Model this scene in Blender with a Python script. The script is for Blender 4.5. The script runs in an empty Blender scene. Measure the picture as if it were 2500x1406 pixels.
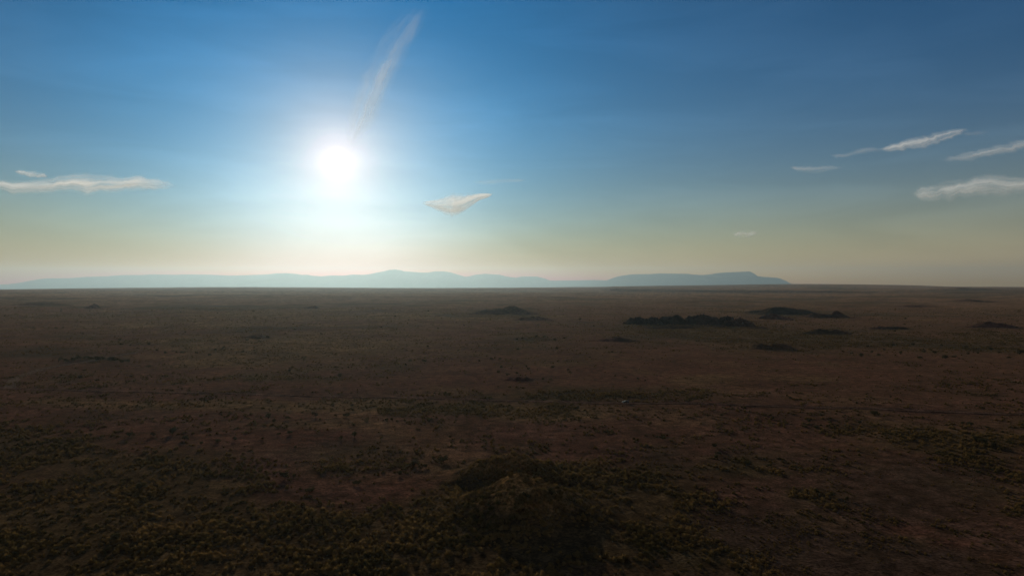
import bpy, math, random
import numpy as np
from mathutils import Vector, noise as mnoise

random.seed(7); RNG = np.random.default_rng(11)
S = bpy.context.scene
COL = S.collection

# ------------------------------------------------------------------ camera
F = 1667.0            # focal length in pixels of the 2500 px wide photograph
EYE = 690.0           # row of the eye level
CAM_H = 85.0
cam = bpy.data.cameras.new('camera'); cam.sensor_width = 36; cam.lens = 24
cam.clip_start = 1.0; cam.clip_end = 400000
co = bpy.data.objects.new('camera', cam); COL.objects.link(co)
co.location = (0, 0, CAM_H)
co.rotation_euler = (math.radians(90) - math.atan((703 - EYE) / F), 0, 0)
S.camera = co
S.cycles.max_bounces = 6; S.cycles.transparent_max_bounces = 24
S.cycles.volume_bounces = 1
S.cycles.use_denoising = True

# ------------------------------------------------------------------ sun and sky
SUN_AZ = math.atan((825 - 1250) / F)          # negative: left of the view axis
SUN_EL = math.atan((EYE - 395) / math.hypot(F, 825 - 1250))
sun_dir = Vector((math.sin(SUN_AZ) * math.cos(SUN_EL), math.cos(SUN_AZ) * math.cos(SUN_EL), math.sin(SUN_EL)))
sl = bpy.data.lights.new('sun', 'SUN'); sl.energy = 3.0; sl.angle = math.radians(0.5); sl.color = (1.0, 0.87, 0.68)
so = bpy.data.objects.new('sun', sl); COL.objects.link(so)
so.rotation_euler = (-sun_dir).to_track_quat('-Z', 'Y').to_euler(); so.location = (0, 0, 300)

W = bpy.data.worlds.new('World'); S.world = W; W.use_nodes = True
nt = W.node_tree; nt.nodes.clear()
def N(t, **kw):
    n = nt.nodes.new(t)
    for k, v in kw.items(): setattr(n, k, v)
    return n
def math_(op, a, b=None, c=None, clamp=False):
    n = N('ShaderNodeMath', operation=op); n.use_clamp = clamp
    for i, v in enumerate((a, b, c)):
        if v is None: continue
        if isinstance(v, (int, float)): n.inputs[i].default_value = v
        else: nt.links.new(v, n.inputs[i])
    return n.outputs[0]
sky = N('ShaderNodeTexSky', sky_type='NISHITA'); sky.sun_disc = False
sky.sun_elevation = SUN_EL; sky.sun_rotation = SUN_AZ
sky.altitude = 400; sky.air_density = 1.0; sky.dust_density = 0.7; sky.ozone_density = 4.0
tc = N('ShaderNodeTexCoord')
dot = N('ShaderNodeVectorMath', operation='DOT_PRODUCT'); nt.links.new(tc.outputs['Generated'], dot.inputs[0]); dot.inputs[1].default_value = sun_dir
ang = math_('ARCCOSINE', math_('MINIMUM', dot.outputs['Value'], 1.0))        # radians from the sun
BG = 0.09
def lobe(deg, p):
    return math_('EXPONENT', math_('MULTIPLY', math_('POWER', math_('DIVIDE', ang, math.radians(deg)), p), -1.0))
def scaled(col, val, k=1.0 / BG):
    n = N('ShaderNodeVectorMath', operation='SCALE'); n.inputs[0].default_value = tuple(c * k for c in col); nt.links.new(val, n.inputs['Scale']); return n.outputs[0]
def vec(op, a, b):
    n = N('ShaderNodeVectorMath', operation=op)
    for i, v in enumerate((a, b)):
        if isinstance(v, tuple): n.inputs[i].default_value = v
        else: nt.links.new(v, n.inputs[i])
    return n.outputs[0]
sep = N('ShaderNodeSeparateXYZ'); nt.links.new(tc.outputs['Generated'], sep.inputs[0])
low_air = math_('EXPONENT', math_('MULTIPLY', math_('MAXIMUM', sep.outputs['Z'], 0.0), -1 / math.radians(4.5)))   # dusty layer near the horizon
zen = N('ShaderNodeMapRange', interpolation_type='SMOOTHSTEP'); nt.links.new(sep.outputs['Z'], zen.inputs[0]); zen.inputs[1].default_value = .36; zen.inputs[2].default_value = .75  # upper sky out of view, warmed to fill the shaded sides
base = vec('MULTIPLY', sky.outputs[0], vec('ADD', vec('ADD', (0.2061, 0.6349, 0.8208), scaled((-0.1599, -1.0175, -1.9621), low_air, 1.0)), scaled((0.28, -0.12, -0.36), zen.outputs[0], 1.0)))
tot = base
lowest = math_('EXPONENT', math_('MULTIPLY', math_('MAXIMUM', sep.outputs['Z'], 0.0), -1 / math.radians(1.2)))
anti = N('ShaderNodeMapRange', interpolation_type='SMOOTHSTEP'); nt.links.new(ang, anti.inputs[0]); anti.inputs[1].default_value = 1.3; anti.inputs[2].default_value = 2.4  # warm glow added opposite the sun, behind the camera, to lift shaded faces
for col_, v_ in (((0.17, 0.12, 0.085), anti.outputs[0]), ((0.85, 0.36, 0.30), lobe(2.0, 1)), ((0.5703, 0.1453, -0.4791), lobe(6, 1.3)), ((-0.1923, -0.0704, 0.2855), lobe(16, 1.7)),
                 ((1.709, 1.928, 3.0357), math_('MULTIPLY', lobe(9, 2), low_air)), ((0.82, 0.74, 0.68), low_air), ((-0.36, -0.40, -0.47), lowest), ((0.22, 0.30, 0.45), lobe(2.6, 1.6))):
    tot = vec('ADD', tot, scaled(col_, v_))
# thin uneven veils of high cirrus in the sky itself
vm = N('ShaderNodeMapping'); vm.inputs['Scale'].default_value = (2.2, 2.2, 13.0); vm.inputs['Rotation'].default_value = (0, math.radians(14), 0); nt.links.new(tc.outputs['Generated'], vm.inputs[0])
vn = N('ShaderNodeTexNoise'); vn.inputs['Scale'].default_value = 1.6; vn.inputs['Detail'].default_value = 5; vn.inputs['Distortion'].default_value = .6; nt.links.new(vm.outputs[0], vn.inputs['Vector'])
veil = N('ShaderNodeMapRange'); veil.inputs[1].default_value = .42; veil.inputs[2].default_value = .75; veil.inputs[3].default_value = 0; veil.inputs[4].default_value = 1; nt.links.new(vn.outputs['Fac'], veil.inputs[0])
vk = N('ShaderNodeVectorMath', operation='SCALE'); nt.links.new(tot, vk.inputs[0]); nt.links.new(math_('MULTIPLY_ADD', veil.outputs[0], .14, .96), vk.inputs['Scale'])
tot = vec('MAXIMUM', vec('ADD', vk.outputs[0], scaled((.012, .012, .010), veil.outputs[0])), (0.0, 0.0, 0.0))
bg = N('ShaderNodeBackground'); bg.inputs['Strength'].default_value = BG
nt.links.new(tot, bg.inputs['Color'])
out = N('ShaderNodeOutputWorld'); nt.links.new(bg.outputs[0], out.inputs['Surface'])

S.view_settings.view_transform = 'Standard'; S.view_settings.look = 'None'
S.view_settings.gamma = 1; S.view_settings.use_curve_mapping = False
S.view_settings.exposure = -0.5

# ------------------------------------------------------------------ helpers
def tag(o, label=None, cat=None, group=None, kind=None):
    if label: o['label'] = label
    if cat: o['category'] = cat
    if group: o['group'] = group
    if kind: o['kind'] = kind
    return o
def mesh(name, v, f, mats=(), parent=None, smooth=False):
    me = bpy.data.meshes.new(name); me.from_pydata([tuple(p) for p in v], [], [tuple(q) for q in f]); me.update()
    if smooth: me.polygons.foreach_set('use_smooth', [True] * len(me.polygons))
    for m in (mats if isinstance(mats, (list, tuple)) else [mats]): me.materials.append(m)
    o = bpy.data.objects.new(name, me); COL.objects.link(o); o.parent = parent
    return o
def grid_mesh(name, P, mats, closed_u=False, attrs=None):
    """P: (nr, nc, 3) array of points -> quad grid mesh, smooth."""
    nr, nc, _ = P.shape
    me = bpy.data.meshes.new(name)
    me.vertices.add(nr * nc); me.vertices.foreach_set('co', P.reshape(-1).astype(np.float32))
    r = np.arange(nr - 1)[:, None]; nq = nc if closed_u else nc - 1; c = np.arange(nq)[None, :]; c2 = (c + 1) % nc
    q = np.stack([r * nc + c, r * nc + c2, (r + 1) * nc + c2, (r + 1) * nc + c], -1).reshape(-1, 4)
    me.loops.add(q.size); me.loops.foreach_set('vertex_index', q.reshape(-1).astype(np.int32))
    me.polygons.add(len(q)); me.polygons.foreach_set('loop_start', (np.arange(len(q)) * 4).astype(np.int32))
    me.polygons.foreach_set('loop_total', np.full(len(q), 4, np.int32))
    me.polygons.foreach_set('use_smooth', np.ones(len(q), bool))
    me.update(calc_edges=True)
    for k, a in (attrs or {}).items():
        if a.shape[-1] == 3:
            at = me.attributes.new(k, 'FLOAT_COLOR', 'POINT'); rgba = np.ones((nr * nc, 4), np.float32); rgba[:, :3] = a.reshape(-1, 3)
            at.data.foreach_set('color', rgba.reshape(-1))
        else:
            at = me.attributes.new(k, 'FLOAT', 'POINT'); at.data.foreach_set('value', a.reshape(-1).astype(np.float32))
    me.materials.append(mats)
    o = bpy.data.objects.new(name, me); COL.objects.link(o)
    return o

def vnoise(x, y, seed=0):
    xi = np.floor(x).astype(np.int64); yi = np.floor(y).astype(np.int64)
    fx = x - xi; fy = y - yi; fx = fx * fx * fx * (fx * (fx * 6 - 15) + 10); fy = fy * fy * fy * (fy * (fy * 6 - 15) + 10)
    def h(a, b):
        n = (a * 374761393 + b * 668265263 + seed * 1274126177) & 0xFFFFFFFF
        n = ((n ^ (n >> 13)) * 1274126177) & 0xFFFFFFFF
        n = ((n ^ (n >> 16)) * 2246822519) & 0xFFFFFFFF
        return ((n ^ (n >> 15)) & 0xFFFFFF) / float(0xFFFFFF)
    a = h(xi, yi); b = h(xi + 1, yi); c = h(xi, yi + 1); d = h(xi + 1, yi + 1)
    return (a + (b - a) * fx) * (1 - fy) + (c + (d - c) * fx) * fy
def fbm(x, y, scale, oct=4, seed=0, rough=0.5):
    """fractal noise in -1..1"""
    x = x / scale; y = y / scale; s = 0; a = 1; t = 0
    for i in range(oct):
        s = s + a * (vnoise(x + 17.3 * i, y - 9.1 * i, seed + i) * 2 - 1); t += a; a *= rough
        x, y = (x * 1.6 - y * 1.2), (x * 1.2 + y * 1.6)
    return s / t
def ss(e0, e1, x):
    t = np.clip((x - e0) / (e1 - e0), 0, 1); return t * t * (3 - 2 * t)

# ------------------------------------------------------------------ terrain
RIM_D = 14000.0
rim_x = [-900, 0, 300, 600, 1000, 1250, 1480, 1500, 1700, 1930, 2100, 2250, 2320, 2500, 3400]
rim_y = [708, 706, 702.5, 700.5, 703, 702, 700.3, 699, 696.0, 693.6, 694.2, 697, 699.6, 700.5, 702]
def to_px(X, Y, z=0.0):
    Ys = np.maximum(Y, 1.0)
    return 1250 + F * X / Ys, EYE + F * (CAM_H - z) / Ys
def rim_z(X, Y):
    ux = 1250 + F * X / np.maximum(Y, 1.0)
    z = CAM_H - (np.interp(ux, rim_x, rim_y) - EYE) / F * RIM_D
    return np.where(Y > 0, z, 0)
def height(X, Y):
    X = np.asarray(X, float); Y = np.asarray(Y, float); r = np.hypot(X, Y)
    h = 0.30 * fbm(X, Y, 14, 3, 1) + 1.2 * fbm(X, Y, 70, 3, 5)
    h = h + ss(500, 2500, r) * 5.0 * fbm(X, Y, 380, 3, 21) + ss(2000, 6000, r) * 13 * fbm(X, Y, 1300, 3, 31)
    h = h * (1 - 0.55 * ss(9000, 13500, r))
    h = h + rim_z(X, Y) * ss(6000, RIM_D, Y) * (Y <= RIM_D) + np.where(Y > RIM_D, rim_z(X, Y) - 330 * ss(RIM_D, RIM_D + 6000, Y), 0)
    h = np.where((Y <= 0) & (r > RIM_D), h - 0, h)
    return h
# foreground mounds: centre x, centre y, height, sigma x, sigma y
def pix_ground(px, py, z=0.0):
    D = F * (CAM_H - z) / (py - EYE); return (px - 1250) / F * D, D
MOUNDS = [dict(D=254, px=1262, H=12.9, sx=12.8, sy=13.0), dict(D=296, px=1240, H=10.4, sx=13.5, sy=8.5)]
for m in MOUNDS: m['x'] = (m['px'] - 1250) / F * m['D']
def mound_h(m, X, Y):
    dx = X - m['x']; dy = Y - m['D']
    wx = dx + 7.0 * fbm(X, Y, 16, 3, 77); wy = dy + 6.0 * fbm(X, Y, 16, 3, 79)
    q = (wx / (m['sx'] * np.where(wx > 0, 1.15, 1.0))) ** 2 + (wy / m['sy']) ** 2
    core = np.exp(-0.55 * q ** 1.1)
    apron = 0.16 * np.exp(-0.5 * q / 5.0)
    return m['H'] * (0.92 * core + apron) * (1 + 0.16 * fbm(X, Y, 9, 3, 81)) + 0.9 * fbm(X, Y, 4, 2, 83) * core
def mounds(X, Y):
    return np.maximum(mound_h(MOUNDS[0], X, Y), mound_h(MOUNDS[1], X, Y)) - 0.9
def surface(X, Y):
    return height(X, Y) + np.maximum(0, mounds(X, Y))
def P(px, py):
    """point of the ground seen at a pixel of the photograph"""
    X, Y = pix_ground(px, py)
    for _ in range(6):
        z = float(surface(np.array([X]), np.array([Y]))[0]); z = min(z, 60)
        X, Y = pix_ground(px, py, z)
    return X, Y, float(surface(np.array([X]), np.array([Y]))[0])

# ---- what grows where: fields used by the ground colour and by the grass
def blobs(X, Y, lst):
    ux, uy = to_px(X, Y); s = 0
    for (cx, cy, wx, wy, a) in lst:
        s = s + a * np.exp(-0.5 * (((ux - cx) / wx) ** 2 + ((uy - cy) / wy) ** 2))
    return np.where(Y > 30, s, 0)
OLIVE = [(300, 1330, 420, 110, 1.1), (900, 1360, 300, 70, 0.9), (1380, 1200, 190, 60, 0.8), (1560, 1240, 120, 60, 0.8), (1250, 1260, 200, 90, .9), (200, 1110, 260, 50, 0.55), (380, 1160, 180, 26, .5),
         (2150, 835, 420, 22, 0.8), (1750, 815, 250, 14, 0.5), (100, 770, 260, 14, 0.45), (2300, 1060, 220, 30, 0.5), (1100, 1000, 180, 14, .6), (1800, 1150, 70, 14, .6), (2020, 1205, 70, 14, .5), (2400, 1080, 140, 20, .5), (1450, 960, 160, 16, .6)]
GOLD = [(700, 860, 260, 30, 0.9), (620, 995, 330, 14, 0.9), (1300, 880, 120, 26, 0.5), (1350, 1012, 130, 14, 0.9), (1150, 1150, 170, 40, 0.6), (1680, 920, 120, 12, 0.35), (850, 770, 400, 20, 0.6), (1950, 1270, 260, 26, 0.45), (760, 1040, 120, 12, 0.7), (2250, 880, 200, 10, .2), (380, 985, 300, 10, .5), (300, 800, 240, 22, .4)]
RED = [(1500, 900, 330, 40, 0.75), (1950, 900, 350, 40, 0.6), (700, 940, 230, 16, 0.9), (1150, 940, 200, 14, 0.7), (975, 1205, 34, 30, 1.3), (1590, 1262, 60, 14, 1.2), (1530, 1395, 60, 14, 1.3), (1700, 1115, 50, 22, 0.9), (480, 1185, 130, 20, .8), (1100, 1060, 280, 26, .5), (650, 1060, 260, 22, .6),
       (2230, 1290, 60, 14, .8), (2330, 1325, 70, 14, 0.9), (2430, 1360, 60, 12, 0.8), (420, 870, 60, 12, .5), (2300, 1240, 200, 30, 0.3)]
GREY = [(2150, 1200, 330, 110, 0.8), (1750, 1340, 160, 70, .9), (1650, 1130, 100, 30, .8), (300, 1020, 140, 16, .6), (850, 1110, 200, 30, .5), (2150, 1370, 350, 50, .7)]
DARK = [(1240, 762, 130, 9, .8), (1980, 766, 150, 9, .8), (1690, 795, 190, 8, .7), (2180, 806, 200, 6, .6), (2400, 795, 160, 6, .6), (350, 752, 200, 5, .6), (800, 800, 260, 4, .5), (1000, 830, 300, 4, .4), (650, 748, 160, 4, .5), (1650, 745, 300, 4, .5), (2250, 770, 250, 4, .5), (250, 820, 250, 4, .4), (1450, 860, 200, 4, .4), (1500, 716, 500, 2.5, .4), (500, 722, 400, 3, .4), (230, 878, 100, 9, 1.0), (60, 745, 140, 7, .8), (560, 866, 120, 7, .6), (1900, 825, 420, 5, .7), (2200, 845, 300, 8, .6), (2440, 712, 150, 7, .8), (2050, 706, 60, 3, .8), (2300, 722, 250, 5, .4), (1430, 965, 130, 8, .6), (1290, 925, 70, 8, .6), (620, 812, 90, 6, .4), (100, 790, 140, 5, .4),
        (1230, 1375, 80, 30, .4), (60, 850, 160, 20, .4), (1000, 745, 160, 3, .3), (1700, 730, 300, 4, .4), (2150, 740, 200, 4, .4)]
PALE = [(1640, 703, 130, 2.6, .8), (1850, 701, 130, 2.6, .6), (1250, 712, 160, 3, .3), (900, 712, 500, 5, .3)]
def fields(X, Y):
    n1 = fbm(X, Y, 40, 4, 101); n2 = fbm(X, Y, 160, 4, 111); n3 = fbm(X, Y, 700, 4, 121); n4 = fbm(X, Y, 9, 3, 131)
    r = np.hypot(X, Y); mix = 0.55 * n1 * (1 - ss(500, 3000, r) * .6) + 0.6 * n2 + 0.6 * n3 * ss(300, 2000, r) + 0.25 * n4 * (1 - ss(200, 900, r))
    ol = blobs(X, Y, OLIVE) + 0.9 * mix
    m2 = 0.5 * fbm(X, Y, 55, 4, 141) + 0.6 * fbm(X, Y, 240, 4, 151) + 0.5 * fbm(X, Y, 1100, 3, 161) * ss(300, 2000, r)
    go = blobs(X, Y, GOLD) + 1.0 * m2
    m3 = 0.6 * fbm(X, Y, 30, 4, 171) + 0.6 * fbm(X, Y, 200, 4, 181)
    re = blobs(X, Y, RED) + 0.8 * m3
    gr = blobs(X, Y, GREY) + 0.5 * fbm(X, Y, 90, 3, 191)
    da = blobs(X, Y, DARK) + 0.7 * fbm(X, Y, 120, 5, 201) * ss(250, 900, r) + 0.95 * fbm(X, Y, 520, 5, 211) * ss(1200, 3000, r)
    return ss(.05, .8, ol), ss(.1, .9, go), ss(.15, .9, re), ss(.2, .9, gr), ss(.3, .9, da), np.clip(blobs(X, Y, PALE), 0, 1)
C_BASE = np.array([0.200, 0.085, 0.053]); C_OL = np.array([0.118, 0.084, 0.030]); C_GO = np.array([0.330, 0.190, 0.080])
C_RE = np.array([0.190, 0.074, 0.046]); C_GR = np.array([0.100, 0.064, 0.044]); C_DA = np.array([0.045, 0.042, 0.026]); C_PA = np.array([0.42, 0.33, 0.24])
def ground_colour(X, Y):
    ol, go, re, gr, da, pa = fields(X, Y)
    c = np.broadcast_to(C_BASE, X.shape + (3,)).copy()
    farw = ss(1200, 6000, np.hypot(X, Y))[..., None] * .75; c = c * (1 - farw) + np.array([.50, .27, .135]) * farw  # paler and warmer with distance: the sunlit dusty glow put into the soil colour
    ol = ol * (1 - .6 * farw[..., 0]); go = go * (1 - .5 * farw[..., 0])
    for w, k in ((gr * .8, C_GR), (re * .85, C_RE), (go * .85, C_GO), (ol * .75, C_OL), (da * .85, C_DA), (pa, C_PA)):
        c = c * (1 - w[..., None]) + k * w[..., None]
    rr_ = np.hypot(X, Y)
    return c * .55 * (1 + 0.45 * fbm(X, Y, 6, 3, 221) + .35 * fbm(X, Y, 45, 4, 223) * ss(200, 900, rr_) + .4 * fbm(X, Y, 260, 4, 227) * ss(1000, 3500, rr_)).clip(.3)[..., None]

# ------------------------------------------------------------------ materials
def mat(name):
    m = bpy.data.materials.new(name); m.use_nodes = True; t = m.node_tree; t.nodes.clear()
    o = t.nodes.new('ShaderNodeOutputMaterial'); return m, t, o
def ground_material(name, sheen=.06, bump=1.0):
    m, t, o = mat(name); L = t.links.new
    at = t.nodes.new('ShaderNodeAttribute'); at.attribute_name = 'Col'
    g = t.nodes.new('ShaderNodeNewGeometry')
    def noise(scale, det=3, rough=.6):
        n = t.nodes.new('ShaderNodeTexNoise'); n.inputs['Scale'].default_value = scale; n.inputs['Detail'].default_value = det; n.inputs['Roughness'].default_value = rough
        L(g.outputs['Position'], n.inputs['Vector']); return n
    def ramp(src, p):
        r = t.nodes.new('ShaderNodeValToRGB'); r.color_ramp.elements[0].position = p[0]; r.color_ramp.elements[0].color = (p[2],) * 3 + (1,)
        r.color_ramp.elements[1].position = p[1]; r.color_ramp.elements[1].color = (p[3],) * 3 + (1,); L(src, r.inputs[0]); return r.outputs[0]
    def mul(a, b):
        x = t.nodes.new('ShaderNodeMix'); x.data_type = 'RGBA'; x.blend_type = 'MULTIPLY'; x.inputs[0].default_value = 1
        L(a, x.inputs[6]); L(b, x.inputs[7]); return x.outputs[2]
    fine = noise(0.9, 3, .7); mid = noise(0.16, 4, .65); big = noise(0.02, 5, .6)
    col = mul(at.outputs['Color'], ramp(fine.outputs['Fac'], (.36, .66, .35, 1.6)))
    col = mul(col, ramp(mid.outputs['Fac'], (.35, .64, .5, 1.45)))
    col = mul(col, ramp(big.outputs['Fac'], (.35, .65, .72, 1.25)))
    b = t.nodes.new('ShaderNodeBump'); b.inputs['Strength'].default_value = 0.9 * bump; b.inputs['Distance'].default_value = 0.5
    s = t.nodes.new('ShaderNodeMath'); s.operation = 'ADD'; L(fine.outputs['Fac'], s.inputs[0]); L(mid.outputs['Fac'], s.inputs[1]); L(s.outputs[0], b.inputs['Height'])
    p = t.nodes.new('ShaderNodeBsdfPrincipled'); p.inputs['Roughness'].default_value = 1; p.inputs['Specular IOR Level'].default_value = 0.0
    p.inputs['Sheen Weight'].default_value = sheen; p.inputs['Sheen Roughness'].default_value = .3; p.inputs['Sheen Tint'].default_value = (1.0, .66, .38, 1)
    L(col, p.inputs['Base Color']); L(b.outputs[0], p.inputs['Normal']); L(p.outputs[0], o.inputs['Surface'])
    return m
M_ground = ground_material('plain_soil_and_grass')
M_ridge = ground_material('ridge_rock', bump=1.0)
def leaf_material(name, c1, c2, trans=0.35, scale=0.6):
    m, t, o = mat(name); L = t.links.new
    g = t.nodes.new('ShaderNodeNewGeometry')
    n = t.nodes.new('ShaderNodeTexNoise'); n.inputs['Scale'].default_value = scale; n.inputs['Detail'].default_value = 3; L(g.outputs['Position'], n.inputs['Vector'])
    n2 = t.nodes.new('ShaderNodeTexNoise'); n2.inputs['Scale'].default_value = 0.035; n2.inputs['Detail'].default_value = 4; L(g.outputs['Position'], n2.inputs['Vector'])
    s = t.nodes.new('ShaderNodeMath'); s.operation = 'ADD'; L(n.outputs['Fac'], s.inputs[0]); L(n2.outputs['Fac'], s.inputs[1])
    r = t.nodes.new('ShaderNodeValToRGB'); r.color_ramp.elements[0].position = .8; r.color_ramp.elements[1].position = 1.2
    mr = t.nodes.new('ShaderNodeMapRange'); mr.inputs[1].default_value = .72; mr.inputs[2].default_value = 1.28; L(s.outputs[0], mr.inputs[0])
    r.color_ramp.elements[0].position = 0; r.color_ramp.elements[1].position = 1
    r.color_ramp.elements[0].color = c1 + (1,); r.color_ramp.elements[1].color = c2 + (1,); L(mr.outputs[0], r.inputs[0])
    d = t.nodes.new('ShaderNodeBsdfDiffuse'); tr = t.nodes.new('ShaderNodeBsdfTranslucent'); mx = t.nodes.new('ShaderNodeMixShader')
    mx.inputs[0].default_value = trans; L(r.outputs[0], d.inputs[0]); L(r.outputs[0], tr.inputs[0]); L(d.outputs[0], mx.inputs[1]); L(tr.outputs[0], mx.inputs[2]); L(mx.outputs[0], o.inputs['Surface'])
    return m
M_spin = leaf_material('spinifex_blades', (0.075, 0.062, 0.022), (0.32, 0.19, 0.065), 0.55)
M_leaf = leaf_material('shrub_leaves', (0.055, 0.050, 0.022), (0.11, 0.09, 0.04), 0.4)
def plain(name, col, rough=.6, metal=0.0, spec=.5, nscale=6.0, var=.25):
    m, t, o = mat(name); L = t.links.new
    p = t.nodes.new('ShaderNodeBsdfPrincipled'); p.inputs['Roughness'].default_value = rough; p.inputs['Metallic'].default_value = metal; p.inputs['Specular IOR Level'].default_value = spec
    n = t.nodes.new('ShaderNodeTexNoise'); n.inputs['Scale'].default_value = nscale; n.inputs['Detail'].default_value = 4
    c = t.nodes.new('ShaderNodeTexCoord'); L(c.outputs['Object'], n.inputs['Vector'])
    r = t.nodes.new('ShaderNodeValToRGB'); r.color_ramp.elements[0].color = tuple(x * (1 - var) for x in col) + (1,); r.color_ramp.elements[1].color = tuple(min(1, x * (1 + var)) for x in col) + (1,)
    r.color_ramp.elements[0].position = .35; r.color_ramp.elements[1].position = .65
    L(n.outputs['Fac'], r.inputs[0]); L(r.outputs[0], p.inputs['Base Color']); L(p.outputs[0], o.inputs['Surface'])
    return m
M_bark = plain('shrub_bark', (0.09, 0.065, 0.05), .95, spec=.1)
M_paint = plain('vehicle_paint', (0.02, 0.02, 0.02), .35, .0, .35, 2, .1)
M_glass = plain('vehicle_glass', (0.02, 0.022, 0.025), .05, 0, 1.0, 1, .05)
M_rubber = plain('tyre_rubber', (0.02, 0.02, 0.02), .9, spec=.2)
M_metal = plain('rim_metal', (0.5, 0.5, 0.5), .35, .9)
M_lamp = plain('lamp_glass', (0.6, 0.6, 0.58), .1, 0, .8)
M_trim = plain('black_trim', (0.03, 0.03, 0.03), .6)

# ------------------------------------------------------------------ ground sheet
front = np.linspace(-43, 43, 861)
back = np.linspace(43, 317, 70)[1:-1]
az = np.radians(np.concatenate([front, back]))
rr = [20.0]
while rr[-1] < 190: rr.append(rr[-1] * 1.09)
y = EYE + F * CAM_H / rr[-1]
while rr[-1] < 13500:
    y -= 1.6 if y > 740 else (1.0 if y > 712 else 0.25)
    nxt = F * CAM_H / (y - EYE) if y > EYE + 1.2 else rr[-1] * 1.03
    nxt = min(nxt, rr[-1] * 1.06); rr.append(nxt)
rr += [13750, 13999, 14001, 14400, 15500, 17500, 21000, 28000, 40000, 49000]
rr = np.array(rr)
Ra, Aa = np.meshgrid(rr, az, indexing='ij')
# in front the rings are straight rows (constant Y), behind they are round
sc = np.where(np.abs(Aa) < math.radians(43.01), 1 / np.cos(Aa), 1.0)
blend = np.where(np.abs((Aa + math.pi) % (2 * math.pi) - math.pi) > math.radians(43.01), 1 / math.cos(math.radians(43)), 1)
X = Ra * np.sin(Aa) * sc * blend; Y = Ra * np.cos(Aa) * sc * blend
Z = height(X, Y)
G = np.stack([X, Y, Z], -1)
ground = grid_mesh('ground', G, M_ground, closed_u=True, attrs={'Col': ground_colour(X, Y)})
# close the small hole under the camera
me = ground.data
tag(ground, 'dark red-brown arid plain running to the horizon', 'ground', kind='structure')
nc = len(az)
import bmesh
bm = bmesh.new(); bm.from_mesh(me); bm.verts.ensure_lookup_table()
bm.faces.new([bm.verts[i] for i in reversed(range(nc))]); bm.to_mesh(me); bm.free()

# ------------------------------------------------------------------ foreground mounds
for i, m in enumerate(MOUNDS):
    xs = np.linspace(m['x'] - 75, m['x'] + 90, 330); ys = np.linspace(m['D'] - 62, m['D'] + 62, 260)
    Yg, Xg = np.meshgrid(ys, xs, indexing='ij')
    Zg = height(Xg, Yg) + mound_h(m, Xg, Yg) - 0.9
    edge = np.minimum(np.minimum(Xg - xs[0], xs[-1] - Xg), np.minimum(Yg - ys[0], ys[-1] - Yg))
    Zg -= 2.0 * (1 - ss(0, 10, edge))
    o = grid_mesh('hill', np.stack([Xg, Yg, Zg], -1), M_ground, attrs={'Col': ground_colour(Xg, Yg) * (1 + ss(.25, .8, mound_h(m, Xg, Yg) / m['H'])[..., None] * np.array([1.5, 1.2, .75]))})  # dry-grass gold towards the top, brightened to paint in the sunlit crest
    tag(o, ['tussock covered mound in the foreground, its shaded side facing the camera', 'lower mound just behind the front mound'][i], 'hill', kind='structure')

# ------------------------------------------------------------------ low dark ridges and outcrops on the plain
def low_hill(name, px, py, w, h, seed, rough=0.35, depth=0.5, label=None, dark=1.0, kind='structure', cat='hill'):
    x0, y0, z0 = P(px, py); s = y0 / F
    W_ = w * s; H_ = h * s * (.68 if dark > .6 else .78); Dp = W_ * depth
    nx, ny = 90, 40
    xs = np.linspace(-.65, .65, nx); ys = np.linspace(-.65, .65, ny)
    Yv, Xv = np.meshgrid(ys, xs, indexing='ij')
    Xg = x0 + Xv * W_; Yg = y0 + (Yv + .5) * Dp
    q = (Xv / .5) ** 2 + (Yv / .5) ** 2 + 0.45 * fbm(Xg, Yg, W_ * .3, 3, seed)
    b = np.clip(1 - q, 0, None) ** (1.25 if dark > .6 else .9)
    n = fbm(Xg, Yg, W_ * .16, 4, seed + 3)
    Zh = H_ * 1.15 * b * (1 + rough * 1.6 * n)
    Zg = height(Xg, Yg) + Zh - 0.04 * H_ - np.where(b <= 0, 0.06 * H_ + .5, 0)
    k_ = .1 if dark > .6 else .4; c = 1.25 * ground_colour(Xg, Yg) * (1 - k_) + k_ * np.array([0.075, 0.055, 0.04]); c = c * dark
    o = grid_mesh(name, np.stack([Xg, Yg, Zg], -1), M_ridge, attrs={'Col': c})
    return tag(o, label, cat, kind=kind)
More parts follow.
